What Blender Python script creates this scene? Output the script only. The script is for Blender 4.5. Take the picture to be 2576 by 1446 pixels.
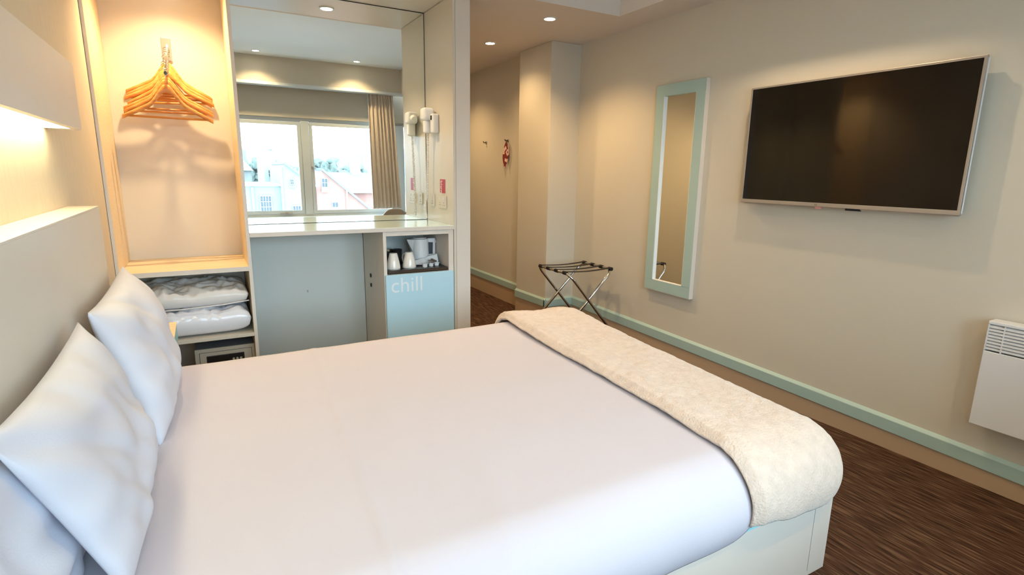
import bpy, bmesh, math, random
from mathutils import Vector, Matrix, noise as mnoise
for o in list(bpy.data.objects): bpy.data.objects.remove(o)
S = bpy.context.scene; COL = S.collection
PI = math.pi; rad = math.radians
random.seed(7)

# ---------------------------------------------------------------- camera
H = 1.30
def cam_axes(yaw, pitch, roll):
    f = Vector((math.sin(yaw)*math.cos(pitch), math.cos(yaw)*math.cos(pitch), math.sin(pitch)))
    r = Vector((math.cos(yaw), -math.sin(yaw), 0)); u = r.cross(f)
    c, s = math.cos(roll), math.sin(roll)
    return c*r + s*u, -s*r + c*u, f
R_, U_, F_ = cam_axes(rad(29.43), rad(-11.89), rad(0.81))
cd = bpy.data.cameras.new('camera'); cam = bpy.data.objects.new('camera', cd); COL.objects.link(cam)
M = Matrix((R_, U_, -F_)).transposed().to_4x4(); M.translation = Vector((0, 0, H)); cam.matrix_world = M
cd.sensor_width = 36; cd.lens = 1371.0/2576*36; cd.clip_start = 0.02; cd.clip_end = 2000
S.camera = cam
# ---------------------------------------------------------------- exposure, sky
S.view_settings.view_transform = 'Standard'; S.view_settings.look = 'None'
S.view_settings.gamma = 1; S.view_settings.use_curve_mapping = False
S.view_settings.exposure = 1.84
SKY = 3.7
DOWN = 1.0
w = bpy.data.worlds.new('sky'); S.world = w; w.use_nodes = True
bg = w.node_tree.nodes['Background']; bg.inputs[0].default_value = (0.70, 0.86, 1.0, 1); bg.inputs[1].default_value = SKY
pl = bpy.data.lights.new('window_portal', 'AREA'); pl.shape = 'RECTANGLE'; pl.size = 2.95; pl.size_y = 1.25
pl.cycles.is_portal = True
po = bpy.data.objects.new('window_portal', pl); COL.objects.link(po); po.location = (1.2, -0.74, 1.33); po.rotation_euler = (rad(90), 0, rad(0))

# ---------------------------------------------------------------- materials
def lin(c):
    return tuple(((v/255)/12.92 if v/255 <= 0.04045 else ((v/255+0.055)/1.055)**2.4) for v in c)
def mat(name, rgb, rough=0.6, metal=0.0, var=0.06, scale=6.0, bump=0.0, bscale=80.0, coat=0.0, stretch=None, spec=0.5, sheen=0.0):
    m = bpy.data.materials.new(name); m.use_nodes = True; nt = m.node_tree
    b = nt.nodes['Principled BSDF']
    tc = nt.nodes.new('ShaderNodeTexCoord'); mp = nt.nodes.new('ShaderNodeMapping')
    nt.links.new(tc.outputs['Object'], mp.inputs[0])
    if stretch: mp.inputs['Scale'].default_value = stretch
    n = nt.nodes.new('ShaderNodeTexNoise'); n.inputs['Scale'].default_value = scale; n.inputs['Detail'].default_value = 4
    nt.links.new(mp.outputs[0], n.inputs['Vector'])
    l = lin(rgb); mx = nt.nodes.new('ShaderNodeMix'); mx.data_type = 'RGBA'
    mx.inputs[6].default_value = tuple(max(0, v*(1-var)) for v in l)+(1,)
    mx.inputs[7].default_value = tuple(min(1, v*(1+var)) for v in l)+(1,)
    nt.links.new(n.outputs[0], mx.inputs[0]); nt.links.new(mx.outputs[2], b.inputs['Base Color'])
    b.inputs['Roughness'].default_value = rough; b.inputs['Metallic'].default_value = metal
    b.inputs['Specular IOR Level'].default_value = spec; b.inputs['Coat Weight'].default_value = coat
    if coat: b.inputs['Coat Roughness'].default_value = 0.08
    if sheen: b.inputs['Sheen Weight'].default_value = sheen
    if bump:
        n2 = nt.nodes.new('ShaderNodeTexNoise'); n2.inputs['Scale'].default_value = bscale; n2.inputs['Detail'].default_value = 5
        nt.links.new(mp.outputs[0], n2.inputs['Vector'])
        bp = nt.nodes.new('ShaderNodeBump'); bp.inputs['Strength'].default_value = bump; bp.inputs['Distance'].default_value = 0.004
        nt.links.new(n2.outputs[0], bp.inputs['Height']); nt.links.new(bp.outputs[0], b.inputs['Normal'])
    return m
def emit(name, rgb, strength):
    m = bpy.data.materials.new(name); m.use_nodes = True; nt = m.node_tree
    b = nt.nodes['Principled BSDF']; b.inputs['Base Color'].default_value = (1, 1, 1, 1)
    b.inputs['Emission Color'].default_value = tuple(rgb)+(1,); b.inputs['Emission Strength'].default_value = strength
    n = nt.nodes.new('ShaderNodeTexNoise'); n.inputs['Scale'].default_value = 30
    mr = nt.nodes.new('ShaderNodeMapRange'); mr.inputs[3].default_value = 0.4; mr.inputs[4].default_value = 0.5
    nt.links.new(n.outputs[0], mr.inputs[0]); nt.links.new(mr.outputs[0], b.inputs['Roughness'])
    return m
def glassmat(name, tint=(0.93, 0.98, 0.98), gloss=0.06):
    m = bpy.data.materials.new(name); m.use_nodes = True; nt = m.node_tree; nt.nodes.clear()
    out = nt.nodes.new('ShaderNodeOutputMaterial'); mx = nt.nodes.new('ShaderNodeMixShader')
    t = nt.nodes.new('ShaderNodeBsdfTransparent'); t.inputs[0].default_value = tuple(tint)+(1,)
    g = nt.nodes.new('ShaderNodeBsdfGlossy'); g.inputs['Roughness'].default_value = 0.02
    fr = nt.nodes.new('ShaderNodeFresnel'); fr.inputs[0].default_value = 1.45
    mm = nt.nodes.new('ShaderNodeMath'); mm.operation = 'MULTIPLY_ADD'; mm.inputs[1].default_value = 0.8; mm.inputs[2].default_value = gloss*0.2
    nt.links.new(fr.outputs[0], mm.inputs[0]); nt.links.new(mm.outputs[0], mx.inputs[0])
    nt.links.new(t.outputs[0], mx.inputs[1]); nt.links.new(g.outputs[0], mx.inputs[2]); nt.links.new(mx.outputs[0], out.inputs[0])
    return m
def grainmat(name, a, b_, rough=0.4, stretch=(1.5, 40, 40), scale=3.0):
    m = bpy.data.materials.new(name); m.use_nodes = True; nt = m.node_tree; b = nt.nodes['Principled BSDF']
    tc = nt.nodes.new('ShaderNodeTexCoord'); mp = nt.nodes.new('ShaderNodeMapping'); mp.inputs['Scale'].default_value = stretch
    n = nt.nodes.new('ShaderNodeTexNoise'); n.inputs['Scale'].default_value = scale; n.inputs['Detail'].default_value = 6
    r = nt.nodes.new('ShaderNodeValToRGB'); r.color_ramp.elements[0].position = 0.35; r.color_ramp.elements[1].position = 0.65
    r.color_ramp.elements[0].color = lin(a)+(1,); r.color_ramp.elements[1].color = lin(b_)+(1,)
    nt.links.new(tc.outputs['Object'], mp.inputs[0]); nt.links.new(mp.outputs[0], n.inputs['Vector'])
    nt.links.new(n.outputs[0], r.inputs[0]); nt.links.new(r.outputs[0], b.inputs['Base Color']); b.inputs['Roughness'].default_value = rough
    return m
def carpetmat():
    m = bpy.data.materials.new('striped_carpet'); m.use_nodes = True; nt = m.node_tree; b = nt.nodes['Principled BSDF']
    tc = nt.nodes.new('ShaderNodeTexCoord')
    def N(sc, s, d=3):
        mp = nt.nodes.new('ShaderNodeMapping'); mp.inputs['Scale'].default_value = sc
        n = nt.nodes.new('ShaderNodeTexNoise'); n.inputs['Scale'].default_value = s; n.inputs['Detail'].default_value = d
        nt.links.new(tc.outputs['Object'], mp.inputs[0]); nt.links.new(mp.outputs[0], n.inputs['Vector']); return n
    n1 = N((130, 8, 1), 1.0, 3); n2 = N((40, 4, 1), 1.0, 1)
    r = nt.nodes.new('ShaderNodeValToRGB'); e = r.color_ramp.elements
    e[0].position = 0.30; e[0].color = lin((40, 27, 20))+(1,); e[1].position = 0.72; e[1].color = lin((118, 92, 72))+(1,)
    k = e.new(0.5); k.color = lin((76, 54, 41))+(1,)
    mx = nt.nodes.new('ShaderNodeMix'); mx.data_type = 'RGBA'; mx.inputs[7].default_value = lin((76, 46, 36))+(1,)
    r2 = nt.nodes.new('ShaderNodeMapRange'); r2.inputs[1].default_value = 0.55; r2.inputs[2].default_value = 0.7; r2.inputs[4].default_value = 0.5
    nt.links.new(n1.outputs[0], r.inputs[0]); nt.links.new(n2.outputs[0], r2.inputs[0])
    nt.links.new(r2.outputs[0], mx.inputs[0]); nt.links.new(r.outputs[0], mx.inputs[6]); nt.links.new(mx.outputs[2], b.inputs['Base Color'])
    b.inputs['Roughness'].default_value = 0.95; b.inputs['Specular IOR Level'].default_value = 0.1
    bp = nt.nodes.new('ShaderNodeBump'); bp.inputs['Strength'].default_value = 0.7; bp.inputs['Distance'].default_value = 0.004
    nt.links.new(n1.outputs[0], bp.inputs['Height']); nt.links.new(bp.outputs[0], b.inputs['Normal'])
    return m
WALL = mat('beige_wall_paint', (206, 199, 185), 0.7, var=0.015, bump=0.05, bscale=200)
WPAPER = mat('textured_wallpaper', (214, 200, 176), 0.75, var=0.10, scale=30, bump=0.5, bscale=40, stretch=(1, 3, 0.35))
CEIL = mat('ceiling_paint', (222, 212, 204), 0.8, var=0.01)
CEILW = mat('raised_ceiling_paint', (236, 241, 243), 0.8, var=0.01)
CARPET = carpetmat()
PLINTH = mat('beige_plinth_paint', (190, 163, 134), 0.6, var=0.02)
AQUA = mat('pale_aqua_paint', (170, 196, 192), 0.35, var=0.02)
AQUAL = mat('pale_blue_edge_paint', (152, 214, 222), 0.35, var=0.02)
LAM = mat('warm_grey_laminate', (220, 212, 203), 0.4, var=0.02, scale=14, stretch=(1, 1, 0.1))
LAMW = mat('pale_laminate', (214, 206, 192), 0.35, var=0.02)
LAMB = grainmat('pale_wood_laminate', (222, 198, 158), (236, 218, 184))
DESK = mat('white_desk_laminate', (216, 240, 236), 0.12, var=0.01, coat=0.3)
BACKG = mat('grey_green_back_panel', (212, 217, 214), 0.45, var=0.015)
HB = mat('pale_headboard_laminate', (221, 212, 199), 0.45, var=0.02, scale=10)
LINEN = mat('white_cotton', (192, 189, 200), 0.85, var=0.012, bump=0.10, bscale=260, spec=0.2)
PILLOW = mat('white_pillow_cotton', (206, 207, 218), 0.85, var=0.012, bump=0.10, bscale=260, spec=0.2)
THROW = mat('cream_fleece', (206, 190, 178), 0.95, var=0.17, scale=34, bump=1.0, bscale=140, spec=0.1, sheen=0.4)
FRAMEW = mat('bed_base_laminate', (213, 205, 196), 0.45, var=0.02)
WHITE = mat('white_plastic', (232, 232, 232), 0.3, var=0.01)
WMET = mat('white_enamelled_metal', (222, 222, 224), 0.35, var=0.01)
DARK = mat('black_plastic', (20, 20, 22), 0.35, var=0.05)
SLOT = mat('dark_recess', (30, 32, 36), 0.7, var=0.05)
SILV = mat('silver_plastic', (176, 168, 160), 0.35, metal=0.5, var=0.03)
CHROME = mat('chrome', (205, 205, 205), 0.12, metal=1.0, var=0.03)
SCREEN = mat('black_screen_glass', (12, 9, 7), 0.07, var=0.05, spec=0.4)
MIRROR = mat('mirror_glass', (248, 252, 250), 0.004, metal=1.0, var=0.002)
GLASS = glassmat('window_glass')
CLEAR = glassmat('clear_glass', (0.9, 0.93, 0.94), 0.3)
WOOD = grainmat('orange_varnished_wood', (198, 126, 60), (226, 164, 92), 0.3, (3, 30, 30), 2.0)
CURT = mat('beige_curtain_fabric', (236, 224, 212), 0.9, var=0.05, scale=40, bump=0.2, bscale=300)
_nt = CURT.node_tree; _tr = _nt.nodes.new('ShaderNodeBsdfTranslucent'); _tr.inputs[0].default_value = lin((206, 190, 172))+(1,); _ms = _nt.nodes.new('ShaderNodeMixShader'); _ms.inputs[0].default_value = 0.12
_nt.links.new(_nt.nodes['Principled BSDF'].outputs[0], _ms.inputs[1]); _nt.links.new(_tr.outputs[0], _ms.inputs[2]); _nt.links.new(_ms.outputs[0], _nt.nodes['Material Output'].inputs[0])
BLUEF = mat('pale_blue_door_gloss', (184, 222, 240), 0.25, var=0.01, coat=0.2)
RED = mat('red_sticker', (176, 18, 24), 0.4, var=0.03)
BLACKS = mat('black_webbing', (28, 20, 16), 0.8, var=0.1)
CERAM = mat('white_ceramic', (232, 228, 222), 0.12, var=0.01, coat=0.4)
UPVC = mat('white_window_frame', (216, 224, 228), 0.35, var=0.01)
SAFEM = mat('beige_safe_steel', (196, 190, 176), 0.4, var=0.02)
GREYM = mat('grey_steel', (128, 132, 138), 0.45, var=0.03)
LAMP = emit('lamp_glow', (1.0, 0.84, 0.62), 14)
STRIP = emit('strip_glow', (1.0, 0.86, 0.50), 4.2)

# ---------------------------------------------------------------- builders
class B:
    def __init__(s): s.bm = bmesh.new()
    def box(s, x0, x1, y0, y1, z0, z1):
        if x0 > x1: x0, x1 = x1, x0
        if y0 > y1: y0, y1 = y1, y0
        if z0 > z1: z0, z1 = z1, z0
        v = [s.bm.verts.new(p) for p in ((x0,y0,z0),(x1,y0,z0),(x1,y1,z0),(x0,y1,z0),(x0,y0,z1),(x1,y0,z1),(x1,y1,z1),(x0,y1,z1))]
        for q in ((0,3,2,1),(4,5,6,7),(0,1,5,4),(1,2,6,5),(2,3,7,6),(3,0,4,7)): s.bm.faces.new([v[i] for i in q])
        return s
    def quadprism(s, pts, ext):     # pts: planar polygon, ext: extrusion vector
        a = [s.bm.verts.new(p) for p in pts]; e = Vector(ext); b = [s.bm.verts.new(Vector(p)+e) for p in pts]
        n = len(pts); s.bm.faces.new(a[::-1]); s.bm.faces.new(b)
        for i in range(n): s.bm.faces.new((a[i], a[(i+1) % n], b[(i+1) % n], b[i]))
        return s
    def tube(s, pts, r, seg=10, closed=False, cap=True):
        pts = [Vector(p) for p in pts]; n = len(pts); rings = []
        up = None
        for i, p in enumerate(pts):
            if closed: t = (pts[(i+1) % n]-pts[i-1])
            else: t = (pts[min(i+1, n-1)]-pts[max(i-1, 0)])
            t.normalize()
            if up is None: up = Vector((0, 0, 1)) if abs(t.z) < 0.9 else Vector((1, 0, 0))
            a = t.cross(up).normalized(); up = a.cross(t).normalized()
            rr = r[i] if isinstance(r, (list, tuple)) else r
            rings.append([s.bm.verts.new(p + a*math.cos(2*PI*k/seg)*rr + up*math.sin(2*PI*k/seg)*rr) for k in range(seg)])
        m = n if closed else n-1
        for i in range(m):
            A, C = rings[i], rings[(i+1) % n]
            for k in range(seg): s.bm.faces.new((A[k], A[(k+1) % seg], C[(k+1) % seg], C[k]))
        if cap and not closed: s.bm.faces.new(rings[0][::-1]); s.bm.faces.new(rings[-1])
        return s
    def lathe(s, prof, c=(0, 0, 0), seg=28, axis='Z', loop=False):
        rings = []
        for r, z in prof:
            ring = []
            for k in range(seg):
                a = 2*PI*k/seg; p = (r*math.cos(a), r*math.sin(a), z)
                if axis == 'Y': p = (p[0], p[2], p[1])
                if axis == 'X': p = (p[2], p[0], p[1])
                ring.append(s.bm.verts.new(Vector(p)+Vector(c)))
            rings.append(ring)
        for i in range(len(rings) if loop else len(rings)-1):
            q = rings[(i+1) % len(rings)]
            for k in range(seg): s.bm.faces.new((rings[i][k], rings[i][(k+1) % seg], q[(k+1) % seg], q[k]))
        for ring in (() if loop else (rings[0][::-1], rings[-1])):
            s.bm.faces.new(ring)
        return s
    def grid(s, f, nu, nv):
        g = [[s.bm.verts.new(f(i/nu, j/nv)) for j in range(nv+1)] for i in range(nu+1)]
        for i in range(nu):
            for j in range(nv): s.bm.faces.new((g[i][j], g[i+1][j], g[i+1][j+1], g[i][j+1]))
        return s
    def done(s, name, m, parent=None, bevel=0.0, smooth=False, seg=2):
        bmesh.ops.remove_doubles(s.bm, verts=s.bm.verts, dist=1e-6)
        bmesh.ops.recalc_face_normals(s.bm, faces=s.bm.faces)
        me = bpy.data.meshes.new(name); s.bm.to_mesh(me); s.bm.free()
        o = bpy.data.objects.new(name, me); COL.objects.link(o)
        me.materials.append(m)
        if smooth: me.polygons.foreach_set('use_smooth', [True]*len(me.polygons))
        if bevel:
            md = o.modifiers.new('bevel', 'BEVEL'); md.width = bevel; md.segments = seg; md.limit_method = 'ANGLE'; md.angle_limit = rad(35)
        if parent is not None:
            o.parent = parent
            r = parent
            off = Vector((0, 0, 0))
            while r is not None: off += r.location; r = r.parent
            o.location = -off
        return o
def tag(o, label, cat, group=None, kind=None):
    o['label'] = label; o['category'] = cat
    if group: o['group'] = group
    if kind: o['kind'] = kind
    return o
def thing(name, label, cat, loc=(0, 0, 0), group=None):
    o = bpy.data.objects.new(name, None); COL.objects.link(o); o.location = loc; o.empty_display_size = 0.05
    return tag(o, label, cat, group)
def struct(o): o['kind'] = 'structure'; return o
def copy_tree(o, parent=None):
    c = o.copy(); COL.objects.link(c)
    if parent is not None: c.parent = parent
    for ch in list(o.children): copy_tree(ch, c)
    return c
def text_mesh(txt, size, name, m, parent, matrix, depth=0.0008):
    cu = bpy.data.curves.new('t', 'FONT'); cu.body = txt; cu.size = size; cu.extrude = depth
    t = bpy.data.objects.new('t', cu); COL.objects.link(t)
    dg = bpy.context.evaluated_depsgraph_get(); dg.update()
    me = bpy.data.meshes.new_from_object(t.evaluated_get(dg)); bpy.data.objects.remove(t)
    me.transform(matrix); me.name = name; me.materials.clear(); me.materials.append(m)
    o = bpy.data.objects.new(name, me); COL.objects.link(o)
    o.parent = parent; off = Vector((0, 0, 0)); r = parent
    while r is not None: off += r.location; r = r.parent
    o.location = -off
    return o

# ---------------------------------------------------------------- room shell
XL, XR = -0.40, 2.83         # left wall, right wall faces
YW = -0.65                   # window wall inner face
YU, YM = 3.20, 3.67          # furniture front, mirror plane
YF = 3.91                    # front of the pillar at the end of the right wall
XP, XC = 2.54, 2.64          # pillar side, corridor right wall
XD = 1.49                    # corridor left wall
YE = 6.6                     # corridor end
ZL, ZH = 2.335, 2.67         # lower and raised ceiling
XS, YS = 2.547, 3.10         # edges of the raised part
struct(B().box(XL-0.1, XR+0.1, YW-0.25, YE+0.1, -0.12, 0).done('floor', CARPET))
b = B()
b.box(XL-0.1, XR+0.1, YS, YE+0.1, ZL, ZL+0.45)          # lower ceiling over unit and corridor
b.box(XS, XR+0.1, -0.40, YS, ZL, ZL+0.45)               # lower strip along the right wall
struct(b.done('ceiling', CEIL))
struct(B().box(XL-0.1, XS, YW-0.1, YS, ZH, ZH+0.12).done('ceiling_raised', CEILW))
struct(B().box(XL-0.12, XL, YW-0.2, YM+0.05, 0, ZH+0.1).done('wall_left', WPAPER))
struct(B().box(XR, XR+0.12, YW-0.2, YF, 0, ZH+0.1).done('wall_right', WALL))
b = B(); b.box(XP, XR+0.12, YF, 4.42, 0, ZL)
struct(b.done('wall_pillar', WALL, bevel=0.004))
struct(B().box(XC, XR+0.12, 4.42, YE+0.1, 0, ZL).done('wall_corridor_right', WALL))
struct(B().box(XD-0.1, XD, YM+0.05, YE, 0, ZL).done('wall_corridor_left', WALL))
struct(B().box(XL-0.12, XD-0.1, YM+0.045, YM+0.14, 0, ZL).done('wall_back', WALL))
struct(B().box(XD, XC, YE, YE+0.1, 0, ZL).done('wall_corridor_end', WALL))
# window wall with its opening
WX0, WX1, WZ0, WZ1 = -0.28, 2.76, 0.672, 1.975
b = B()
b.box(XL-0.1, XR+0.1, YW-0.2, YW, 0, WZ0); b.box(XL-0.1, XR+0.1, YW-0.2, YW, WZ1, ZH)
b.box(XL-0.1, WX0, YW-0.2, YW, WZ0, WZ1); b.box(WX1, XR+0.1, YW-0.2, YW, WZ0, WZ1)
struct(b.done('wall_window', WALL))
struct(B().box(XL, XR, -0.46, -0.40, ZL+0.03, ZH).done('trim_1', WALL))                # bulkhead face over the window
struct(B().box(XL, XR, -0.52, -0.385, ZL-0.005, ZL+0.03).done('trim_2', UPVC, bevel=0.004))  # white pelmet edge

# baseboards: a beige plinth with a pale aqua board on it; the right-hand one climbs slightly
def board(name, p, q, n, zt0, zt1, hb0=0.075, hb1=0.082):
    """p,q ends on the wall face (xy), n outward normal (xy)"""
    p = Vector((p[0], p[1], 0)); q = Vector((q[0], q[1], 0)); n = Vector((n[0], n[1], 0))
    root = B().quadprism([p, q, q+Vector((0, 0, zt1-hb1)), p+Vector((0, 0, zt0-hb0))], n*0.010).done(name, PLINTH)
    struct(root)
    c = B(); rows = []
    for e, zt, hb in ((p, zt0, hb0), (q, zt1, hb1)):
        rows.append([c.bm.verts.new(e+n*d+Vector((0, 0, z))) for d, z in ((0.0, zt-hb+.003), (0.018, zt-hb+.003), (0.018, zt-.015), (0.004, zt), (0.0, zt))])
    for k in range(5): c.bm.faces.new((rows[0][k], rows[0][(k+1) % 5], rows[1][(k+1) % 5], rows[1][k]))
    c.bm.faces.new(rows[0]); c.bm.faces.new(rows[1][::-1])
    c.done('board', AQUA, root, bevel=0.002)
board('baseboard_right', (XR, YW), (XR, YF), (-1, 0), 0.125, 0.224)
board('baseboard_pillar_front', (XP-0.018, YF), (XR, YF), (0, -1), 0.226, 0.226)
board('baseboard_pillar_side', (XP, YF-0.018), (XP, 4.42), (-1, 0), 0.228, 0.222)
board('baseboard_corridor', (XC, 4.42), (XC, YE), (-1, 0), 0.228, 0.235)
board('baseboard_desk', (0.21, YM), (0.917, YM), (0, -1), 0.135, 0.135)

# ---------------------------------------------------------------- window
win = B()
yf0, yf1 = YW-0.10, YW-0.04
win.box(WX0, WX1, yf0, yf1, WZ1-0.045, WZ1); win.box(WX0, WX1, yf0, yf1, WZ0, WZ0+0.03)
win.box(WX0, WX0+0.05, yf0, yf1, WZ0, WZ1); win.box(WX1-0.05, WX1, yf0, yf1, WZ0, WZ1)
W1 = struct(win.done('window_1', UPVC, bevel=0.004))
B().box(1.235, 1.335, yf0, yf1+0.012, WZ0+0.02, WZ1-0.03).done('mullion', UPVC, W1, bevel=0.004)
def sash(x0, x1, z0, z1, t):
    s = B(); y0, y1 = yf0+0.012, yf1+0.004
    s.box(x0, x1, y0, y1, z1-t, z1); s.box(x0, x1, y0, y1, z0, z0+t); s.box(x0, x0+t, y0, y1, z0+t, z1-t); s.box(x1-t, x1, y0, y1, z0+t, z1-t)
    o = s.done('sash', UPVC, W1, bevel=0.004)
    B().box(x0+t, x1-t, y0+0.02, y0+0.026, z0+t, z1-t).done('pane', GLASS, o)
    return o
s1 = sash(-0.225, 1.230, WZ0+0.032, WZ1-0.048, 0.045)
B().box(2.505, 2.655, yf0, yf1+0.03, WZ0+0.02, WZ1-0.03).done('mullion', UPVC, W1, bevel=0.004)
B().box(2.655, 2.71, yf0+0.03, yf0+0.036, WZ0+0.03, WZ1-0.045).done('pane', GLASS, W1)
s2 = sash(1.340, 2.503, WZ0+0.032, WZ1-0.048, 0.042)
h = B(); h.box(0.90, 1.06, yf1+0.004, yf1+0.02, 0.708, 0.718); h.box(0.97, 1.0, yf1+0.004, yf1+0.03, 0.700, 0.726); h.tube([(0.985, yf1+.03, .711), (1.06, yf1+.04, .714)], 0.006, 8)
h.done('handle', SILV, s1)
h = B(); h.box(1.345, 1.362, yf1+0.004, yf1+0.016, 1.31, 1.345); h.box(1.345, 1.40, yf1+0.016, yf1+0.024, 1.312, 1.320)
h.done('latch', SILV, s2)
sl = B(); sl.box(WX0-0.03, WX1+0.03, YW-0.04, -0.46, 0.655, 0.674)
struct(sl.done('trim_3', UPVC, bevel=0.004))          # sill board

# curtain hanging behind the pelmet
def curtain(x0, x1, xb0, xb1, yc, zt, zb, folds):
    def f(u, v):
        z = zt + (zb-zt)*v
        x = (x0 + (x1-x0)*u)*(1-v) + (xb0 + (xb1-xb0)*u)*v
        k = min(1, 0.25 + v*5) if v < 0.12 else 1.0
        ph = u*folds*2*PI + 0.5*math.sin(u*9+1.3) + 0.25*math.sin(v*3+u*5)
        d = 0.022*k*math.sin(ph) + 0.008*math.sin(ph*2.3+v*4)
        if v < 0.12: d += 0.012*math.sin(u*folds*6*PI)*math.sin(v/0.12*PI)
        return Vector((x + 0.01*math.cos(ph)*k, yc + d, z))
    bb = B().grid(f, 160, 40)
    return bb
cu = curtain(2.10, 2.46, 2.12, 2.55, -0.52, 2.345, 0.765, 7.5)
co = cu.done('curtain', CURT, smooth=True); sm = co.modifiers.new('thick', 'SOLIDIFY'); sm.thickness = 0.003
tag(co, 'beige pleated curtain drawn aside beside the window, seen in the big mirror', 'curtain')
# ---------------------------------------------------------------- downlights
def downlight(x, y, z, label, group=None, power=60, blend=0.6, size=75, r=0.036, tone=(1.0, 0.74, 0.45)):
    t = thing('downlight', label, 'downlight', (x, y, z), group)
    ring = B().lathe([(r*1.0, 0.0), (r*1.32, 0.0), (r*1.32, -0.004), (r*1.05, -0.007), (r*1.0, -0.004)], (0, 0, 0), 32, loop=True)
    o = ring.done('trim_ring', WMET, None, smooth=False); o.parent = t
    l = B().lathe([(0.001, -0.003), (r*0.98, -0.003), (r*0.98, -0.0015), (0.001, -0.0015)], (0, 0, 0), 32).done('lamp', LAMP, None); l.parent = t
    ld = bpy.data.lights.new('spot_beam', 'SPOT'); ld.energy = power*DOWN; ld.color = tone; ld.spot_size = rad(size); ld.spot_blend = blend; ld.shadow_soft_size = 0.02
    lo = bpy.data.objects.new('spot_beam', ld); COL.objects.link(lo); lo.parent = t; lo.location = (0, 0, -0.02)
    return t
downlight(2.178, 3.389, ZL, 'recessed ceiling downlight nearer the pillar, right of the corridor pair', None, 16, size=130, blend=0.8, tone=(1.0, 0.66, 0.30))
downlight(2.162, 4.252, ZL, 'recessed ceiling downlight deeper in the corridor, left of the pair', None, 9.5, size=140, blend=1.0, tone=(1.0, 0.67, 0.32))
downlight(2.10, 5.45, ZL, 'added corridor ceiling downlight at the far end, unseen behind the post', None, 15, size=130, blend=1.0, tone=(1.0, 0.67, 0.32))  # added out of sight to brighten the far corridor wall
downlight(0.803, 3.44, 2.318, 'downlight over the dressing desk, seen mirrored at the top of the big mirror', None, 8, size=110)
downlight(0.700, -0.13, ZH, 'left of two small ceiling downlights mirrored above the window', None, 13, size=124, blend=0.9, tone=(1.0, 0.72, 0.36))
downlight(1.880, -0.13, ZH, 'right of two small ceiling downlights mirrored above the window', None, 13, size=124, blend=0.9, tone=(1.0, 0.72, 0.36))
downlight(-0.07, 3.36, 2.31, 'downlight inside the top of the open wardrobe', None, 19, size=130, blend=1.0, tone=(1.0, 0.71, 0.38))
downlight(0.35, 2.35, ZH, 'added fill downlight over the bed head, unseen outside the picture', None, 7, size=120, blend=0.9)  # unseen lamp added to raise the ambient bounce off the bed
downlight(1.45, 2.30, ZH, 'added fill downlight over the middle of the bed, unseen outside the picture', None, 7, size=120, blend=0.9)  # second unseen lamp, added for the same ambient fill
downlight(2.36, 1.75, ZH, 'ceiling downlight close to the television wall, outside the picture', None, 13, size=105)

# ---------------------------------------------------------------- wardrobe
WR = thing('wardrobe', 'tall open wardrobe with pale wood shelf and hanging rail, left of the big mirror', 'wardrobe', (-0.1, 3.45, 0))
B().box(-0.399, -0.385, YU, 3.70, 0.0, 2.315).done('side_panel', LAMB, WR, bevel=0.0015)
B().box(0.183, 0.200, YU, 3.70, 0.0, 2.315).done('side_panel', LAMB, WR, bevel=0.0015)
B().box(-0.3985, -0.3852, YU-0.003, YU, 0.0, 2.315).done('edge_strip', LAM, WR)
B().box(0.1832, 0.1998, YU-0.003, YU, 0.0, 2.315).done('edge_strip', LAM, WR)
B().box(-0.385, 0.183, 3.70, 3.712, 0.0, 2.315).done('back_panel', LAMW, WR)
B().box(-0.385, 0.183, YU+0.002, 3.70, 0.765, 0.789).done('shelf', LAMB, WR, bevel=0.001)
B().box(-0.385, 0.183, YU-0.002, YU+0.002, 0.765, 0.789).done('edge_strip', LAM, WR)
B().box(-0.385, 0.183, YU, 3.70, 0.402, 0.421).done('shelf', LAMW, WR, bevel=0.001)
B().box(-0.385, 0.183, YU, 3.70, 0.03, 0.06).done('shelf', LAMW, WR, bevel=0.001)
B().box(-0.385, 0.183, YU, 3.70, 2.315, 2.334).done('top_panel', LAMW, WR)

# sloping hanger arm on the wardrobe back
t = thing('hanger_arm', 'silver sloping hanging arm on the wardrobe back panel carrying the hangers', 'clothes rail', (-0.10, 3.69, 1.9))
B().box(-0.122, -0.076, 3.690, 3.699, 1.870, 1.990).done('wall_plate', SILV, t, bevel=0.002)
ARM0 = Vector((-0.094, 3.69, 1.945)); ARM1 = Vector((-0.107, 3.392, 1.766))
a = B(); a.quadprism([ARM0+Vector((-.006,0,-.012)), ARM0+Vector((-.006,0,.012)), ARM1+Vector((-.006,0,.012)), ARM1+Vector((-.006,0,-.012))], (0.012, 0, 0))
a.done('arm', CHROME, t, bevel=0.002)
a = B().lathe([(0.0001, -0.003), (0.008, -0.003), (0.008, 0.003), (0.0001, 0.003)], ARM1+Vector((0, -0.004, 0)), 20, 'Y').done('end_stop', CHROME, t)

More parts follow.
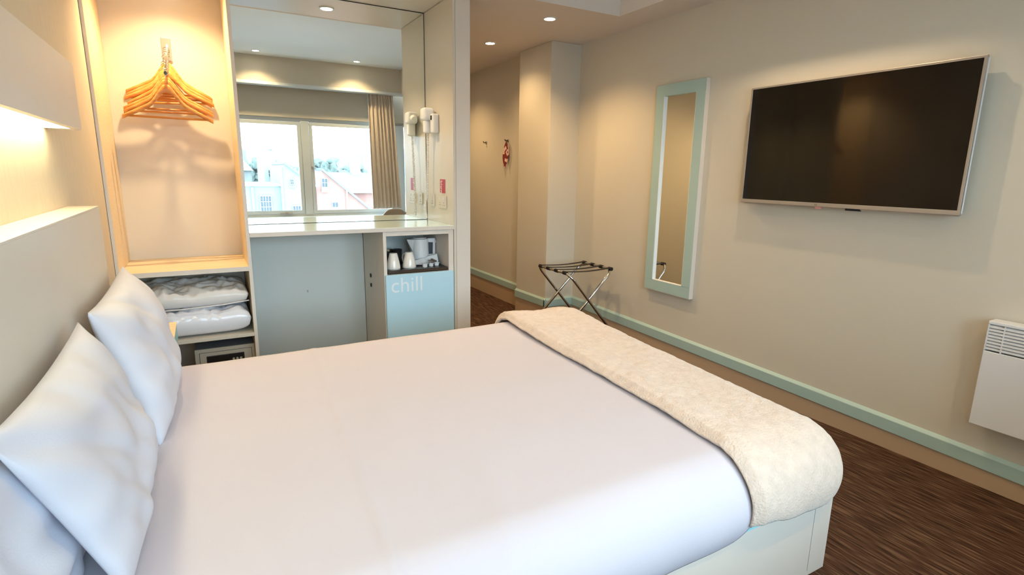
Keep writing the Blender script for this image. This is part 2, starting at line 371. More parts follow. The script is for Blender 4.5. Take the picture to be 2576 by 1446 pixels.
def hanger():
    r = thing('coat_hanger', '', 'hanger', (0, 0, 0))
    # shaped wooden shoulders, flat board with a thickness, in the xz plane, apex at the origin
    n = 28; bb = B(); W = 0.200; ring = []
    def centre(s):
        x = W*s; k = abs(s); q = min(1, max(0, (abs(x)-0.012)/0.075)); z = -0.045*q*q*(3-2*q) - 0.52*abs(x)*min(1, abs(x)/0.03) - 0.016
        return x, z
    secs = []
    for i in range(n+1):
        s = -1+2*i/n; x, z = centre(s); k = abs(s)
        hgt = 0.027*(1-0.25*k) + 0.016*math.exp(-(k/0.2)**2); th = 0.007*(1+0.5*k); yb = 0.022*(k**2)
        secs.append([bb.bm.verts.new(p) for p in ((x, yb-th, z+hgt*0.35), (x, yb-th*0.5, z+hgt*0.5), (x, yb+th*0.5, z+hgt*0.5), (x, yb+th, z+hgt*0.35), (x, yb+th, z-hgt*0.4), (x, yb+th*.5, z-hgt*0.5), (x, yb-th*.5, z-hgt*0.5), (x, yb-th, z-hgt*0.4))])
    for i in range(n):
        for k in range(8): bb.bm.faces.new((secs[i][k], secs[i][(k+1) % 8], secs[i+1][(k+1) % 8], secs[i+1][k]))
    bb.bm.faces.new(secs[0][::-1]); bb.bm.faces.new(secs[-1])
    bb.done('shoulder_board', WOOD, r, smooth=True)
    bar = B().tube([(-0.180, 0.017, -0.158), (0.180, 0.017, -0.158)], 0.0055, 10).done('trouser_bar', WOOD, r, smooth=True)
    pts = [(0, 0, 0.005), (0, 0, 0.045)]
    for k in range(0, 11):
        a_ = rad(-90+k*25); pts.append((0.0+0.0, 0.018*math.cos(a_)*0 + 0.0, 0) if False else (0.017*math.cos(a_)-0.0, 0, 0.064+0.017*math.sin(a_)))
    B().tube(pts, 0.0017, 8).done('hook', CHROME, r, smooth=True)
    return r
hg = hanger(); NH = 8
for i in range(NH):
    f = i/(NH-1)
    o = hg if i == 0 else copy_tree(hg)
    p = ARM1.lerp(ARM0, (0.07, 0.24, 0.33, 0.55, 0.63, 0.71, 0.79, 0.87)[i])
    o.location = (p.x + random.uniform(-.003, .003) - 0.004, p.y, p.z-0.068)
    o.rotation_euler = (0, rad(random.uniform(-2.5, 2.5) + (2.0 if i == 0 else 0)), rad((-7 if i % 2 else 5)*random.uniform(0.3, 1.0)))
    names = ['front', 'second', 'third', 'fourth', 'fifth', 'sixth', 'seventh', 'rearmost']
    o['label'] = 'orange wooden coat hanger in the wardrobe, %s on the sloping arm counting from the front' % names[i] if 0 < i < NH-1 else ('orange wooden coat hanger in the wardrobe, frontmost and lowest of the row' if i == 0 else 'orange wooden coat hanger in the wardrobe, rearmost and highest of the row')
    o['group'] = 'wooden coat hangers in the wardrobe'

# bedding on the wardrobe shelf
def puff(name, x0, x1, y0, y1, z0, z1, m, seed, amp=0.012, pw=0.35, parent=None, fold=0.0):
    cx, cy, cz = (x0+x1)/2, (y0+y1)/2, z0
    hx, hy, hz = (x1-x0)/2, (y1-y0)/2, (z1-z0)
    bb = B(); N = 48
    def top(u, v):
        U, V = 2*u-1, 2*v-1
        k = (max(0, 1-abs(U)**4)*max(0, 1-abs(V)**4))**pw
        nz = mnoise.noise(Vector((U*3.2+seed, V*2.6, seed)))*amp*1.6 + abs(mnoise.noise(Vector((U*5-V*2.5+seed, V*3+U*3, seed+5))))*amp*-2.0
        z = z0 + hz*0.5 + (hz*0.5 + nz)*k
        j = 0.010*mnoise.noise(Vector((U*4, V*4, seed+9)))
        return Vector((min(x1-.002, max(x0+.002, cx+hx*U*(0.985+j))), cy+hy*V*(0.985+j), max(z0+hz*.35, z)))
    def bot(u, v):
        U, V = 2*u-1, 2*v-1
        k = (max(0, 1-abs(U)**6)*max(0, 1-abs(V)**6))**0.3
        p = top(u, v); base = z0+hz*0.5
        return Vector((p.x, p.y, base-(hz*0.5)*k)) if 0 < u < 1 and 0 < v < 1 else p
    bb.grid(top, N, N); bb.grid(bot, N, N)
    bmesh.ops.remove_doubles(bb.bm, verts=bb.bm.verts, dist=1e-5)
    return bb.done(name, m, parent, smooth=True)
PLAS = mat('bedding_in_clear_plastic', (230, 230, 238), 0.5, var=0.03, scale=9, coat=0.6, bump=0.35, bscale=14)
PLAS2 = mat('grey_white_pillow_in_plastic', (226, 223, 222), 0.6, var=0.03, scale=8, coat=0.35, bump=0.3, bscale=12)
t = tag(puff('spare_duvet', -0.375, 0.180, 3.215, 3.66, 0.4215, 0.582, PLAS, 3.0, 0.024), 'white spare duvet folded in clear plastic on the lower wardrobe shelf', 'duvet')
t = tag(puff('spare_pillow', -0.375, 0.178, 3.225, 3.66, 0.574, 0.690, PLAS2, 8.0, 0.020), 'greyish white spare pillow lying on top of the plastic-wrapped duvet in the wardrobe', 'pillow')
bb = B(); bb.tube([(-0.36, 3.222, 0.585), (-0.15, 3.216, 0.583), (0.05, 3.215, 0.590), (0.172, 3.224, 0.60)], 0.0035, 8).done('piping', PLAS2, t, smooth=True)

# safe
t = thing('room_safe', 'small beige digital safe with black keypad panel at the bottom of the wardrobe', 'safe', (0.04, 3.45, 0.06))
bb = B(); bb.box(-0.112, 0.1815, 3.302, 3.64, 0.0605, 0.333); bb.done('body', GREYM, t, bevel=0.003)
bb = B(); x0, x1, z0, z1 = -0.112, 0.1815, 0.0605, 0.333
bb.box(x0, x1, 3.294, 3.302, z1-0.020, z1); bb.box(x0, x1, 3.294, 3.302, z0, z0+0.020); bb.box(x0, x0+0.02, 3.294, 3.302, z0+.02, z1-.02); bb.box(x1-0.013, x1, 3.294, 3.302, z0+.02, z1-.02)
bb.done('front_frame', SAFEM, t, bevel=0.001)
d = B().box(x0+0.0225, x1-0.0155, 3.292, 3.302, z0+0.0225, z1-0.0225).done('door', SAFEM, t, bevel=0.0015)
kp = B().box(-0.058, 0.128, 3.286, 3.2925, 0.19, 0.292).done('keypad', DARK, d, bevel=0.002)
for i in range(3):
    for j in range(4):
        q = B().lathe([(0.0001, 0), (0.0062, 0), (0.0062, -0.003), (0.0001, -0.003)], (0.073+i*0.0185, 3.286, 0.262-j*0.018), 12, 'Y'); q.done('button', SAFEM, d)

# ---------------------------------------------------------------- dressing desk with mirror
t = thing('dressing_unit', 'fitted dressing desk surround with grey-green knee-hole back and tall side panel', 'desk', (0.8, 3.45, 0))
B().box(0.203, 0.915, YM+0.002, YM+0.018, 0.0, 0.942).done('back_panel', BACKG, t)
B().box(1.376, 1.393, YU, YM+0.02, 0.0, 2.315).done('side_panel', LAMW, t, bevel=0.001)
B().box(0.2005, 1.393, YU, YM+0.02, 2.318, 2.334).done('canopy_panel', LAMW, t)
B().box(0.540, 0.548, YM-0.001, YM+0.002, 0.52, 0.535).done('screw_cap', SILV, t)
struct(B().box(1.394, XD, YU-0.002, YM+0.05, 0.0, ZL).done('trim_4', LAM, bevel=0.002))      # post beside the desk
t = B().box(0.2005, 1.3755, YU-0.004, YM, 0.944, 0.968).done('worktop', DESK, None, bevel=0.002)
tag(t, 'long pale glossy worktop of the dressing desk under the big mirror', 'worktop')
B().box(0.2005, 1.3755, YU-0.0065, YU-0.0035, 0.9445, 0.9665).done('edge_strip', LAM, t)
t = thing('wall_mirror', 'big frameless mirror above the dressing desk reflecting window and curtain', 'mirror', (0.8, YM, 0.97))
B().box(0.203, 1.374, YM, YM+0.005, 0.971, 2.316).done('glass', MIRROR, t)
B().box(0.203, 1.374, YM-0.0015, YM+0.004, 0.9685, 0.971).done('edge_strip', SLOT, t)
B().box(0.203, 1.374, YM-0.0015, YM+0.004, 2.3135, 2.317).done('edge_strip', SLOT, t)
B().box(1.3725, 1.3755, YM-0.0015, YM+0.004, 0.971, 2.3135).done('edge_strip', SLOT, t)

# fridge cabinet
t = thing('fridge_cabinet', 'pale cabinet under the desk end holding kettle niche and small fridge', 'cabinet', (1.14, 3.43, 0))
FL, FR = 0.917, 1.372
B().box(FL, FL+0.020, YU, YM, 0.0, 0.943).done('side_panel', LAM, t, bevel=0.001)
B().box(1.338, FR, YU, YM, 0.0, 0.943).done('side_panel', LAM, t, bevel=0.001)
B().box(FL+0.02, 1.338, YU, YM, 0.917, 0.943).done('top_panel', LAM, t, bevel=0.001)
B().box(FL+0.02, 1.338, YU+0.004, YM, 0.663, 0.682).done('shelf', LAM, t)
B().box(FL+0.02, 1.338, YM-0.006, YM, 0.05, 0.917).done('back_panel', BACKG, t)
for z in (0.630, 0.566):
    g = B().lathe([(0.0001, 0.0), (0.013, 0.0), (0.013, -0.004), (0.009, -0.005), (0.0001, -0.003)], (FL, 3.505, z), 18, 'X').done('cable_grommet', SLOT, t)
t = thing('mini_fridge', 'small built-in fridge with pale blue door lettered chill', 'fridge', (1.14, 3.43, 0.05))
B().box(FL+0.025, 1.333, YU+0.012, YM-0.02, 0.05, 0.655).done('body', WMET, t, bevel=0.004)
d = B().box(0.9215, 1.3655, YU-0.018, YU-0.001, 0.06, 0.682).done('door', BLUEF, t, bevel=0.003)
mtx = Matrix.Translation((0.948, YU-0.0185, 0.573)) @ Matrix.Rotation(PI/2, 4, 'X')
text_mesh('chill', 0.132, 'lettering', mat('frosted_lettering', (224, 234, 242), 0.5, var=0.02), d, mtx)

# ---------------------------------------------------------------- tea things in the niche
ZN = 0.6825
t = thing('tea_tray', 'black hospitality tray with raised rim inside the niche above the fridge', 'tray', (1.14, 3.35, ZN))
bb = B(); bb.box(0.943, 1.333, 3.206, 3.50, ZN, ZN+0.019)
bb.done('base', DARK, t, bevel=0.003)
bb = B(); bb.box(0.943, 1.333, 3.203, 3.212, ZN+.002, ZN+0.0235); bb.box(0.943, 1.333, 3.492, 3.50, ZN+.002, ZN+0.0235); bb.box(0.943, 0.951, 3.212, 3.492, ZN+.002, ZN+0.0235); bb.box(1.325, 1.333, 3.212, 3.492, ZN+.002, ZN+0.0235)
bb.done('rim', mat('glossy_black_rim', (24, 26, 32), 0.12, var=0.05, coat=1.0), t, bevel=0.003)
ZT = ZN+0.0195
def mug():
    r = thing('mug', '', 'mug', (0, 0, 0))
    pr = [(0.0001, 0.101), (0.020, 0.102), (0.0245, 0.100), (0.0255, 0.096), (0.028, 0.085), (0.034, 0.060), (0.0395, 0.035), (0.0425, 0.012), (0.0425, 0.001), (0.040, 0.0), (0.039, 0.004), (0.0001, 0.01)]
    B().lathe(pr, (0, 0, 0), 36).done('bowl', CERAM, r, smooth=True)
    B().tube([(0, 0.030, 0.085), (0, 0.048, 0.086), (0, 0.063, 0.074), (0, 0.068, 0.052), (0, 0.060, 0.032), (0, 0.040, 0.024)], 0.0048, 10).done('handle', CERAM, r, smooth=True)
    return r
m1 = mug(); m1.location = (0.999, 3.275, ZT); m1.rotation_euler = (0, 0, rad(-38)); m1['label'] = 'upturned white tapered mug on the black tray, nearer the left cabinet side'; m1['group'] = 'white mugs on the tea tray'
m2 = copy_tree(m1); m2.location = (1.104, 3.283, ZT); m2.rotation_euler = (0, 0, rad(20)); m2['label'] = 'upturned white tapered mug on the black tray, between other mug and milk pots'
bb = B().lathe([(0.0001, 0.0), (0.026, 0.0), (0.031, 0.005), (0.034, 0.110), (0.0325, 0.110), (0.029, 0.008), (0.0001, 0.006)], (1.055, 3.375, ZT), 28)
tag(bb.done('tumbler', CLEAR, None, smooth=True), 'clear glass tumbler standing behind and between the two white mugs', 'glass')
t = thing('sachet_tin', 'dark round tin behind the left white mug on the tea tray', 'tin', (0.990, 3.40, ZT))
B().lathe([(0.0001, 0.0), (0.036, 0.0), (0.036, 0.100), (0.0001, 0.100)], (0.992, 3.40, ZT), 28).done('body', DARK, t, bevel=0.002)
B().lathe([(0.0001, 0.100), (0.0375, 0.100), (0.0375, 0.112), (0.034, 0.115), (0.0001, 0.115)], (0.992, 3.40, ZT), 28).done('lid', CHROME, t)
# kettle
t = thing('kettle', 'white jug kettle with dark handle opening at the back of the tray', 'kettle', (1.225, 3.425, ZT))
KX, KY = 1.225, 3.425
B().lathe([(0.0001, 0), (0.060, 0), (0.064, 0.004), (0.064, 0.018), (0.0001, 0.020)], (KX, KY, ZT), 36).done('power_base', WHITE, t, smooth=False)
bb = B().lathe([(0.0001, 0.021), (0.059, 0.021), (0.061, 0.030), (0.059, 0.090), (0.057, 0.161), (0.054, 0.165), (0.0001, 0.167)], (KX, KY, ZT), 40)
bb.done('body', WHITE, t, smooth=False, bevel=0.001)
sp = B(); zt = ZT+0.161
sp.bm.faces.ensure_lookup_table()
v = [sp.bm.verts.new(p) for p in ((KX-0.040, KY-0.038, zt), (KX-0.040, KY+0.038, zt), (KX-0.088, KY, zt+0.002), (KX-0.050, KY-0.026, ZT+0.07), (KX-0.050, KY+0.026, ZT+0.07))]
for q in ((0, 1, 2), (0, 2, 3), (1, 4, 2), (2, 4, 3), (0, 3, 4, 1)): sp.bm.faces.new([v[i] for i in q])
sp.done('spout', WHITE, t, bevel=0.002)
hd = B()
hd.box(KX+0.046, KX+0.107, KY-0.014, KY+0.014, ZT+0.140, ZT+0.165); hd.box(KX+0.090, KX+0.107, KY-0.014, KY+0.014, ZT+0.030, ZT+0.140)
hd.box(KX+0.050, KX+0.090, KY-0.014, KY+0.014, ZT+0.030, ZT+0.060)
hd.done('handle', WHITE, t, bevel=0.005)
B().box(KX+0.056, KX+0.0905, KY-0.008, KY+0.008, ZT+0.058, ZT+0.141).done('handle_gap_fill', mat('dark_grey_gap', (58, 62, 74), 0.4), t)  # dark block fills the handle opening; its colour stands for the dim niche behind
B().lathe([(0.0001, 0.1675), (0.045, 0.1675), (0.044, 0.172), (0.0001, 0.174)], (KX, KY, ZT), 32).done('lid', WHITE, t)
# tea sachets, a white bundle bent over, in front of the kettle
def fs(u, v): 
    return Vector((1.155+0.165*u, 3.325+0.03*v+0.012*math.sin(u*3), ZT+0.004+0.040*v*(0.65+0.5*u)+0.018*u*u*v+0.002*math.sin(u*17+v*9)))
q = B().grid(fs, 24, 10).done('sachet_bundle', WHITE, None, smooth=True); md = q.modifiers.new('t', 'SOLIDIFY'); md.thickness = 0.006
tag(q, 'white paper sachet bundle leaning against the kettle on the tray', 'sachets')
def pot():
    r = thing('milk_pot', '', 'milk pot', (0, 0, 0))
    B().lathe([(0.0001, 0), (0.0135, 0), (0.0145, 0.002), (0.0175, 0.022), (0.0205, 0.0225), (0.0205, 0.024), (0.0001, 0.024)], (0, 0, 0), 24).done('cup', WHITE, r)
    B().lathe([(0.0001, 0.0242), (0.0205, 0.0242), (0.0205, 0.0252), (0.0001, 0.0255)], (0, 0, 0), 24).done('foil_lid', CHROME, r)
    return r
p1 = pot()
for i, (x, y, l) in enumerate(((1.200, 3.262, 'small white milk pot on the tray, next to the right mug'), (1.247, 3.278, 'small white milk pot on the tray, middle of the three'), (1.292, 3.295, 'small white milk pot on the tray, farthest from the mugs'))):
    o = p1 if i == 0 else copy_tree(p1); o.location = (x, y, ZT); o['label'] = l; o['group'] = 'milk pots on the tea tray'
def ff(u, v): return Vector((1.245+0.055*u, 3.312+0.02*v, ZT+0.024+0.006*math.sin(u*9+v*3)+0.010*v))
q = B().grid(ff, 12, 6).done('foil_sachet', CHROME, None); md = q.modifiers.new('t', 'SOLIDIFY'); md.thickness = 0.003
tag(q, 'crumpled silver foil sachet lying behind the milk pots', 'sachets')

# ---------------------------------------------------------------- hair dryer, sticker, sockets on the side panel
XS_ = 1.376
t = thing('hair_dryer', 'white wall-mounted hair dryer with coiled cord beside the big mirror', 'hair dryer', (XS_, 3.49, 1.6))
bb = B(); bb.box(XS_-0.045, XS_-0.0005, 3.425, 3.475, 1.545, 1.665); bb.done('holder', WHITE, t, bevel=0.010, seg=3)
bb = B(); bb.box(XS_-0.085, XS_-0.012, 3.472, 3.555, 1.625, 1.705); bb.done('motor_body', WHITE, t, bevel=0.018, seg=4)
bb = B(); bb.box(XS_-0.075, XS_-0.022, 3.485, 3.530, 1.545, 1.630); bb.done('handle', WHITE, t, bevel=0.012, seg=3)
bb = B().tube([(XS_-0.048, 3.555, 1.660), (XS_-0.050, 3.585, 1.650)], [0.026, 0.020], 18); bb.done('nozzle', WHITE, t)
B().box(XS_-0.052, XS_-0.046, 3.440, 3.447, 1.625, 1.652).done('switch', SLOT, t)
cpts = []
for k in range(0, 1000):
    s = k/999; a = s*2*PI*58
    base = Vector((XS_-0.045, 3.515+0.045*s, 1.545-0.555*s))
    if s > 0.75: base += Vector((-0.008*math.sin((s-0.75)*12), 0.02*math.sin((s-.75)*14), 0.0))
    r0 = 0.0065
    cpts.append(base+Vector((r0*math.cos(a), r0*math.sin(a), 0)))
B().tube(cpts, 0.0022, 5).done('coiled_cord', WHITE, t, smooth=True)
t = thing('dryer_sticker', 'red sticker with white word blow on the side panel below the hair dryer', 'sign', (XS_, 3.38, 1.2))
B().box(XS_-0.0012, XS_-0.0002, 3.334, 3.424, 1.163, 1.252).done('backing', RED, t)
mtx = Matrix.Translation((XS_-0.0014, 3.410, 1.243)) @ Matrix(((0, 0, -1, 0), (0, -1, 0, 0), (-1, 0, 0, 0), (0, 0, 0, 1)))
mtx = Matrix.Translation((XS_-0.0014, 3.412, 1.244)) @ Matrix(((0, 0, -1, 0), (0, -1, 0, 0), (-1, 0, 0, 0), (0, 0, 0, 1)))
text_mesh('blow.', 0.044, 'lettering', mat('white_lettering', (245, 232, 228), 0.5), t, mtx, 0.0003)
def socket(y0, y1, z0, z1, label, n):
    t = thing('wall_socket', label, 'socket', (XS_, (y0+y1)/2, z0))
    B().box(XS_-0.008, XS_-0.0002, y0, y1, z0, z1).done('plate', LAMW, t, bevel=0.002)
    for k in range(n):
        yy = y0+(y1-y0)*(k+0.5)/n
        B().box(XS_-0.011, XS_-0.0078, yy-0.006, yy+0.006, z1-0.028, z1-0.012).done('switch', WHITE, t, bevel=0.001)
        for dy, dz in ((0, 0.045), (-0.011, 0.060), (0.011, 0.060)):
            B().box(XS_-0.0086, XS_-0.0079, yy+dy-0.003, yy+dy+0.003, z1-dz-0.004, z1-dz).done('pin_hole', SLOT, t)
socket(3.310, 3.445, 1.065, 1.148, 'double socket plate below the red sticker on the side panel', 2)
socket(3.515, 3.590, 1.070, 1.150, 'single socket plate close to the mirror corner on the side panel', 1)

# ---------------------------------------------------------------- headboard
t = thing('headboard', 'pale laminate headboard with a ledge along its top, behind the pillows', 'headboard', (-0.36, 1.4, 0))
B().box(-0.3995, -0.315, 0.35, 2.355, 0.12, 1.163).done('panel', HB, t, bevel=0.002)
B().box(-0.3995, -0.315, 0.35, 2.355, 1.163, 1.168).done('ledge', HB, t)
t = thing('headboard_light', 'long wall light box above the headboard glowing underneath', 'light', (-0.36, 1.4, 1.41))
bb = B(); bb.box(-0.333, -0.315, 0.35, 2.235, 1.413, 1.612); bb.box(-0.3995, -0.333, 0.35, 2.235, 1.594, 1.612); bb.box(-0.3995, -0.333, 2.217, 2.235, 1.413, 1.594)
bb.done('housing', HB, t, bevel=0.0015)
B().box(-0.3995, -0.3335, 0.36, 2.185, 1.414, 1.422).done('diffuser', STRIP, t)
B().box(-0.3995, -0.3335, 2.185, 2.217, 1.414, 1.422).done('end_filler', HB, t)

# ---------------------------------------------------------------- bed
BX0, BX1, BN, BF = -0.312, 1.735, 0.889, 2.400
t = thing('bed', 'double bed base in pale laminate with blue top edge, carrying the white duvet', 'bed', (0.7, 1.65, 0))
bb = B(); bb.box(BX0, BX1-0.02, BN, BN+0.02, 0.0, 0.283); bb.done('side_panel', FRAMEW, t, bevel=0.0015)
bb = B(); bb.box(BX0, BX1-0.02, BF-0.02, BF, 0.0, 0.283); bb.done('side_panel', FRAMEW, t, bevel=0.0015)
bb = B(); bb.box(BX1-0.02, BX1, BN, BF, 0.0, 0.283); bb.done('foot_panel', FRAMEW, t, bevel=0.0015)
bb = B(); bb.box(BX0, BX1+0.002, BN-0.002, BN+0.03, 0.2835, 0.303); bb.box(BX0, BX1+0.002, BF-0.03, BF+0.002, 0.2835, 0.303); bb.box(BX1-0.03, BX1+0.002, BN+0.03, BF-0.03, 0.2835, 0.303)
bb.done('top_rail', AQUAL, t, bevel=0.0015)
B().box(1.640, 1.6415, BN-0.0006, BN+0.001, 0.02, 0.27).done('seam', GREYM, t)
bb = B(); bb.box(BX0, BX1-0.06, BN+0.06, BF-0.06, 0.30, 0.455); bb.done('mattress', LINEN, t, bevel=0.05, seg=4)
XI, YN, YFR = 1.605, 1.010, 2.285
def bedsurf(a, b_, off, wr=1.0):
    ex = max(0.0, a-XI); ey = max(0.0, YN-b_, b_-YFR); sy = -1 if b_ < YN else 1
    px, py = min(a, XI), min(max(b_, YN), YFR)
    zt = 0.503+0.044*(b_-0.9)
    d = (ex**4+ey**4)**0.25; hyp = math.hypot(ex, ey)
    th = min(d/0.150, 2.2)
    Ro, Rd = 0.152+off, 0.142+off*0.5
    # gentle crown and creases
    n = 0.0
    if wr:
        n += 0.006*mnoise.noise(Vector((a*1.7, b_*1.3, 2.0))) + 0.0025*mnoise.noise(Vector((a*5, b_*3.2, 7.0)))
        c1 = 0.345-0.030*(b_-0.9)+0.012*math.sin(b_*4) if False else 0.275+0.055*(b_-0.9)
        n += 0.0080*math.exp(-((a-c1)/0.011)**2)*(0.35+0.65*min(1, max(0, (2.0-b_)/0.9)))
        c2 = 0.10+0.03*math.sin(b_*3)
        n += 0.004*math.exp(-((a-c2)/0.02)**2)*math.exp(-((b_-1.0)/0.25)**2)
        c3 = 0.55+0.25*(b_-1.0)
        n += 0.003*math.exp(-((a-c3)/0.03)**2)*math.exp(-((b_-0.95)/0.3)**2)
        n *= wr
    z = zt + off + n*max(0, math.cos(th)) - Rd*(1-math.cos(th))
    rr = Ro*math.sin(th) + (n*1.5 + 0.004*mnoise.noise(Vector((a*6, b_*6, 3))))*math.sin(th)
    if hyp > 0: px += rr*ex/hyp; py += rr*sy*ey/hyp
    return Vector((px, py, z))
EXT = 0.33
def duv(u, v):
    a = -0.305+(XI+EXT-0.02+0.305)*u; q = min(1, max(0, (a-1.23)/0.06)); bn = YN-EXT+0.085*q
    return bedsurf(a, bn+(YFR+EXT-bn)*v, 0.0)
o = B().grid(duv, 180, 170).done('duvet', LINEN, None, smooth=True)
md = o.modifiers.new('thick', 'SOLIDIFY'); md.thickness = 0.014; md.offset = -1
tag(o, 'smooth white duvet covering the bed from the pillows to the cream throw', 'duvet')
def thr(u, v):
    a = 1.268 + (XI+EXT-0.012-1.268)*u
    bn = YN-EXT+0.020+0.040*max(0, 1-max(0, a-1.30)/0.36); b_ = bn+(YFR+EXT-0.012-bn)*v
    a += 0.006*math.sin(b_*5+1)*(1-u)
    p = bedsurf(a, b_, 0.030*min(1.0, 0.30+u/0.06)+0.014*max(0, (b_-1.9)/0.5)*(1 if u > 0.02 else 0.5), 0.6)
    h = 0.0045*mnoise.noise(Vector((a*9, b_*9, 1))) + 0.0030*mnoise.noise(Vector((a*38, b_*38, 5)))
    roll = 0.010*math.exp(-((u-0.10)/0.10)**2) + 0.004*math.exp(-((u-0.02)/0.03)**2)
    k = 1.0
    p.z += (h+roll)*k
    return p
o = B().grid(thr, 170, 260).done('throw', THROW, None, smooth=True)
md = o.modifiers.new('thick', 'SOLIDIFY'); md.thickness = 0.014; md.offset = -1
tag(o, 'cream fleece throw folded across the foot of the bed', 'blanket')

def pillow(name, w_, h_, tf, tb, shear, mtx, seed, label):
    N = 60; bb = B()
    def side(sg):
        def f(u, v):
            U, V = 2*u-1, 2*v-1
            U = math.copysign(abs(U)**0.9, U); V = math.copysign(abs(V)**0.9, V)
            px = w_/2*U*(0.95+0.05*V*V); pz = h_/2*V*(0.93+0.07*U*U)
            k = (max(0, 1-abs(U)**2.6)*max(0, 1-abs(V)**2.6))**0.5
            edge = max(abs(U), abs(V))
            nz = 0.016*mnoise.noise(Vector((U*1.9+seed, V*1.9, seed*1.7))) + 0.011*mnoise.noise(Vector((U*4.5+V*1.5+seed, V*1.6+seed, 3)))
            nz += 0.006*math.sin((math.atan2(V, U)*11+seed))*max(0, edge-0.5)
            nz -= 0.010*math.exp(-((U*0.8+V*0.6-0.25*math.sin(seed))/0.09)**2)*(0.5+0.5*V)
            d = (tf*k + nz*k**0.5) if sg > 0 else -(tb*k)
            return Vector((d, px - shear*pz, pz))
        return f
    bb.grid(side(1), N, N); bb.grid(side(-1), N, N)
    bmesh.ops.remove_doubles(bb.bm, verts=bb.bm.verts, dist=1e-5)
    o = bb.done(name, PILLOW, None, smooth=True)
    o.matrix_world = mtx
    return tag(o, label, 'pillow', 'white bed pillows')
def lean(cx, cy, cz, tilt, yaw=0, roll=0):
    return Matrix.Translation((cx, cy, cz)) @ Matrix.Rotation(rad(yaw), 4, 'Z') @ Matrix.Rotation(rad(-tilt), 4, 'Y') @ Matrix.Rotation(rad(roll), 4, 'X')
pillow('pillow', 0.74, 0.43, 0.088, 0.045, 0.10, lean(-0.222, 2.055, 0.738, 15, 0, 0.5), 1.3, 'white pillow standing on the far side of the bed, nearer the wardrobe')
pillow('pillow', 0.66, 0.43, 0.062, 0.030, 0.42, lean(-0.232, 1.330, 0.735, 13, 0, 0.0), 4.1, 'white pillow in front on the near side, overlapping the other two')
pillow('pillow', 0.60, 0.38, 0.030, 0.020, 0.10, lean(-0.286, 1.160, 0.705, 3, 0, 0), 7.7, 'white pillow tucked behind the near pillow, lowest at the left picture edge')

# bedside box between bed and wardrobe
t = thing('bedside_cabinet', 'small bedside cabinet with pale wood top and blue edge, mostly behind the pillow', 'cabinet', (-0.28, 2.75, 0))
B().box(-0.3995, -0.165, 2.52, 2.93, 0.0, 0.50).done('body', FRAMEW, t, bevel=0.002)
B().box(-0.3995, -0.160, 2.515, 2.935, 0.501, 0.586).done('edge_band', AQUAL, t, bevel=0.002)
B().box(-0.3995, -0.158, 2.513, 2.937, 0.5865, 0.590).done('top', LAMB, t)

# ---------------------------------------------------------------- television
t = thing('television', 'wide black flat television with thin silver bezel on the right wall', 'television', (XR, 1.63, 1.46))
y0, y1, z0, z1 = 1.089, 2.172, 1.150, 1.785
XT = 2.765
bb = B(); bb.box(XT+0.004, XT+0.036, y0+0.003, y1-0.003, z0+0.004, z1-0.004); bb.done('back_shell', WMET, t, bevel=0.004)
bb = B(); bb.box(XT, XT+0.012, y0, y1, z1-0.009, z1); bb.box(XT, XT+0.012, y0, y0+0.0115, z0, z1-0.009); bb.box(XT, XT+0.012, y1-0.009, y1, z0, z1-0.009); bb.box(XT-0.001, XT+0.012, y0, y1, z0, z0+0.020)
bz = bb.done('bezel', SILV, t, bevel=0.0015)
B().box(XT+0.001, XT+0.003, y0+0.0115, y1-0.009, z0+0.020, z1-0.009).done('screen', SCREEN, t)
B().box(XT+0.016, XT+0.030, y0+0.01, y1-0.01, z0-0.006, z0+0.004).done('lower_strip', SILV, t, bevel=0.001)
B().box(XT+0.004, XT+0.022, 1.690, 1.722, z0-0.012, z0+0.001).done('standby_light', mat('pink_clear_plastic', (214, 150, 146), 0.2), t, bevel=0.002)
B().box(XT+0.012, XT+0.026, 1.500, 1.570, z0-0.011, z0).done('sensor', SLOT, t)
B().box(XT+0.036, XR-0.0005, 1.45, 1.80, 1.33, 1.62).done('wall_bracket', DARK, t)
mtx = Matrix.Translation((XT-0.0012, 1.722, z0+0.006)) @ Matrix(((0, 0, -1, 0), (-1, 0, 0, 0), (0, 1, 0, 0), (0, 0, 0, 1)))
text_mesh('LG', 0.012, 'lettering', mat('dark_lettering', (70, 56, 52), 0.5), bz, mtx, 0.0003)

# ---------------------------------------------------------------- long mirror on the right wall
t = thing('framed_mirror', 'tall narrow mirror in a pale aqua frame on the right wall', 'mirror', (XR, 2.74, 1.19))
y0, y1, z0, z1 = 2.533, 2.963, 0.483, 1.894; fw = 0.073
XM = 2.795
bb = B()
bb.box(XM, XR-0.0005, y0, y1, z1-fw, z1); bb.box(XM, XR-0.0005, y0, y1, z0, z0+fw); bb.box(XM, XR-0.0005, y0, y0+fw, z0+fw, z1-fw); bb.box(XM, XR-0.0005, y1-fw, y1, z0+fw, z1-fw)
bb.done('frame', AQUA, t, bevel=0.002)
bb = B(); bb.box(XM+.001, XR-0.001, y0-0.0025, y0-0.0002, z0, z1); bb.box(XM+.001, XR-0.001, y0-.0025, y1, z0-.0025, z0-.0002); bb.done('edge_band', LAM, t)
bb = B(); e = 0.004
bb.box(XM+0.002, XM+0.018, y0+fw, y0+fw+e, z0+fw, z1-fw); bb.box(XM+0.002, XM+0.018, y1-fw-e, y1-fw, z0+fw, z1-fw); bb.box(XM+0.002, XM+0.018, y0+fw, y1-fw, z0+fw, z0+fw+e)
bb.done('inner_edge', WHITE, t)
B().box(XM+0.017, XM+0.021, y0+fw, y1-fw, z0+fw, z1-fw).done('glass', MIRROR, t)

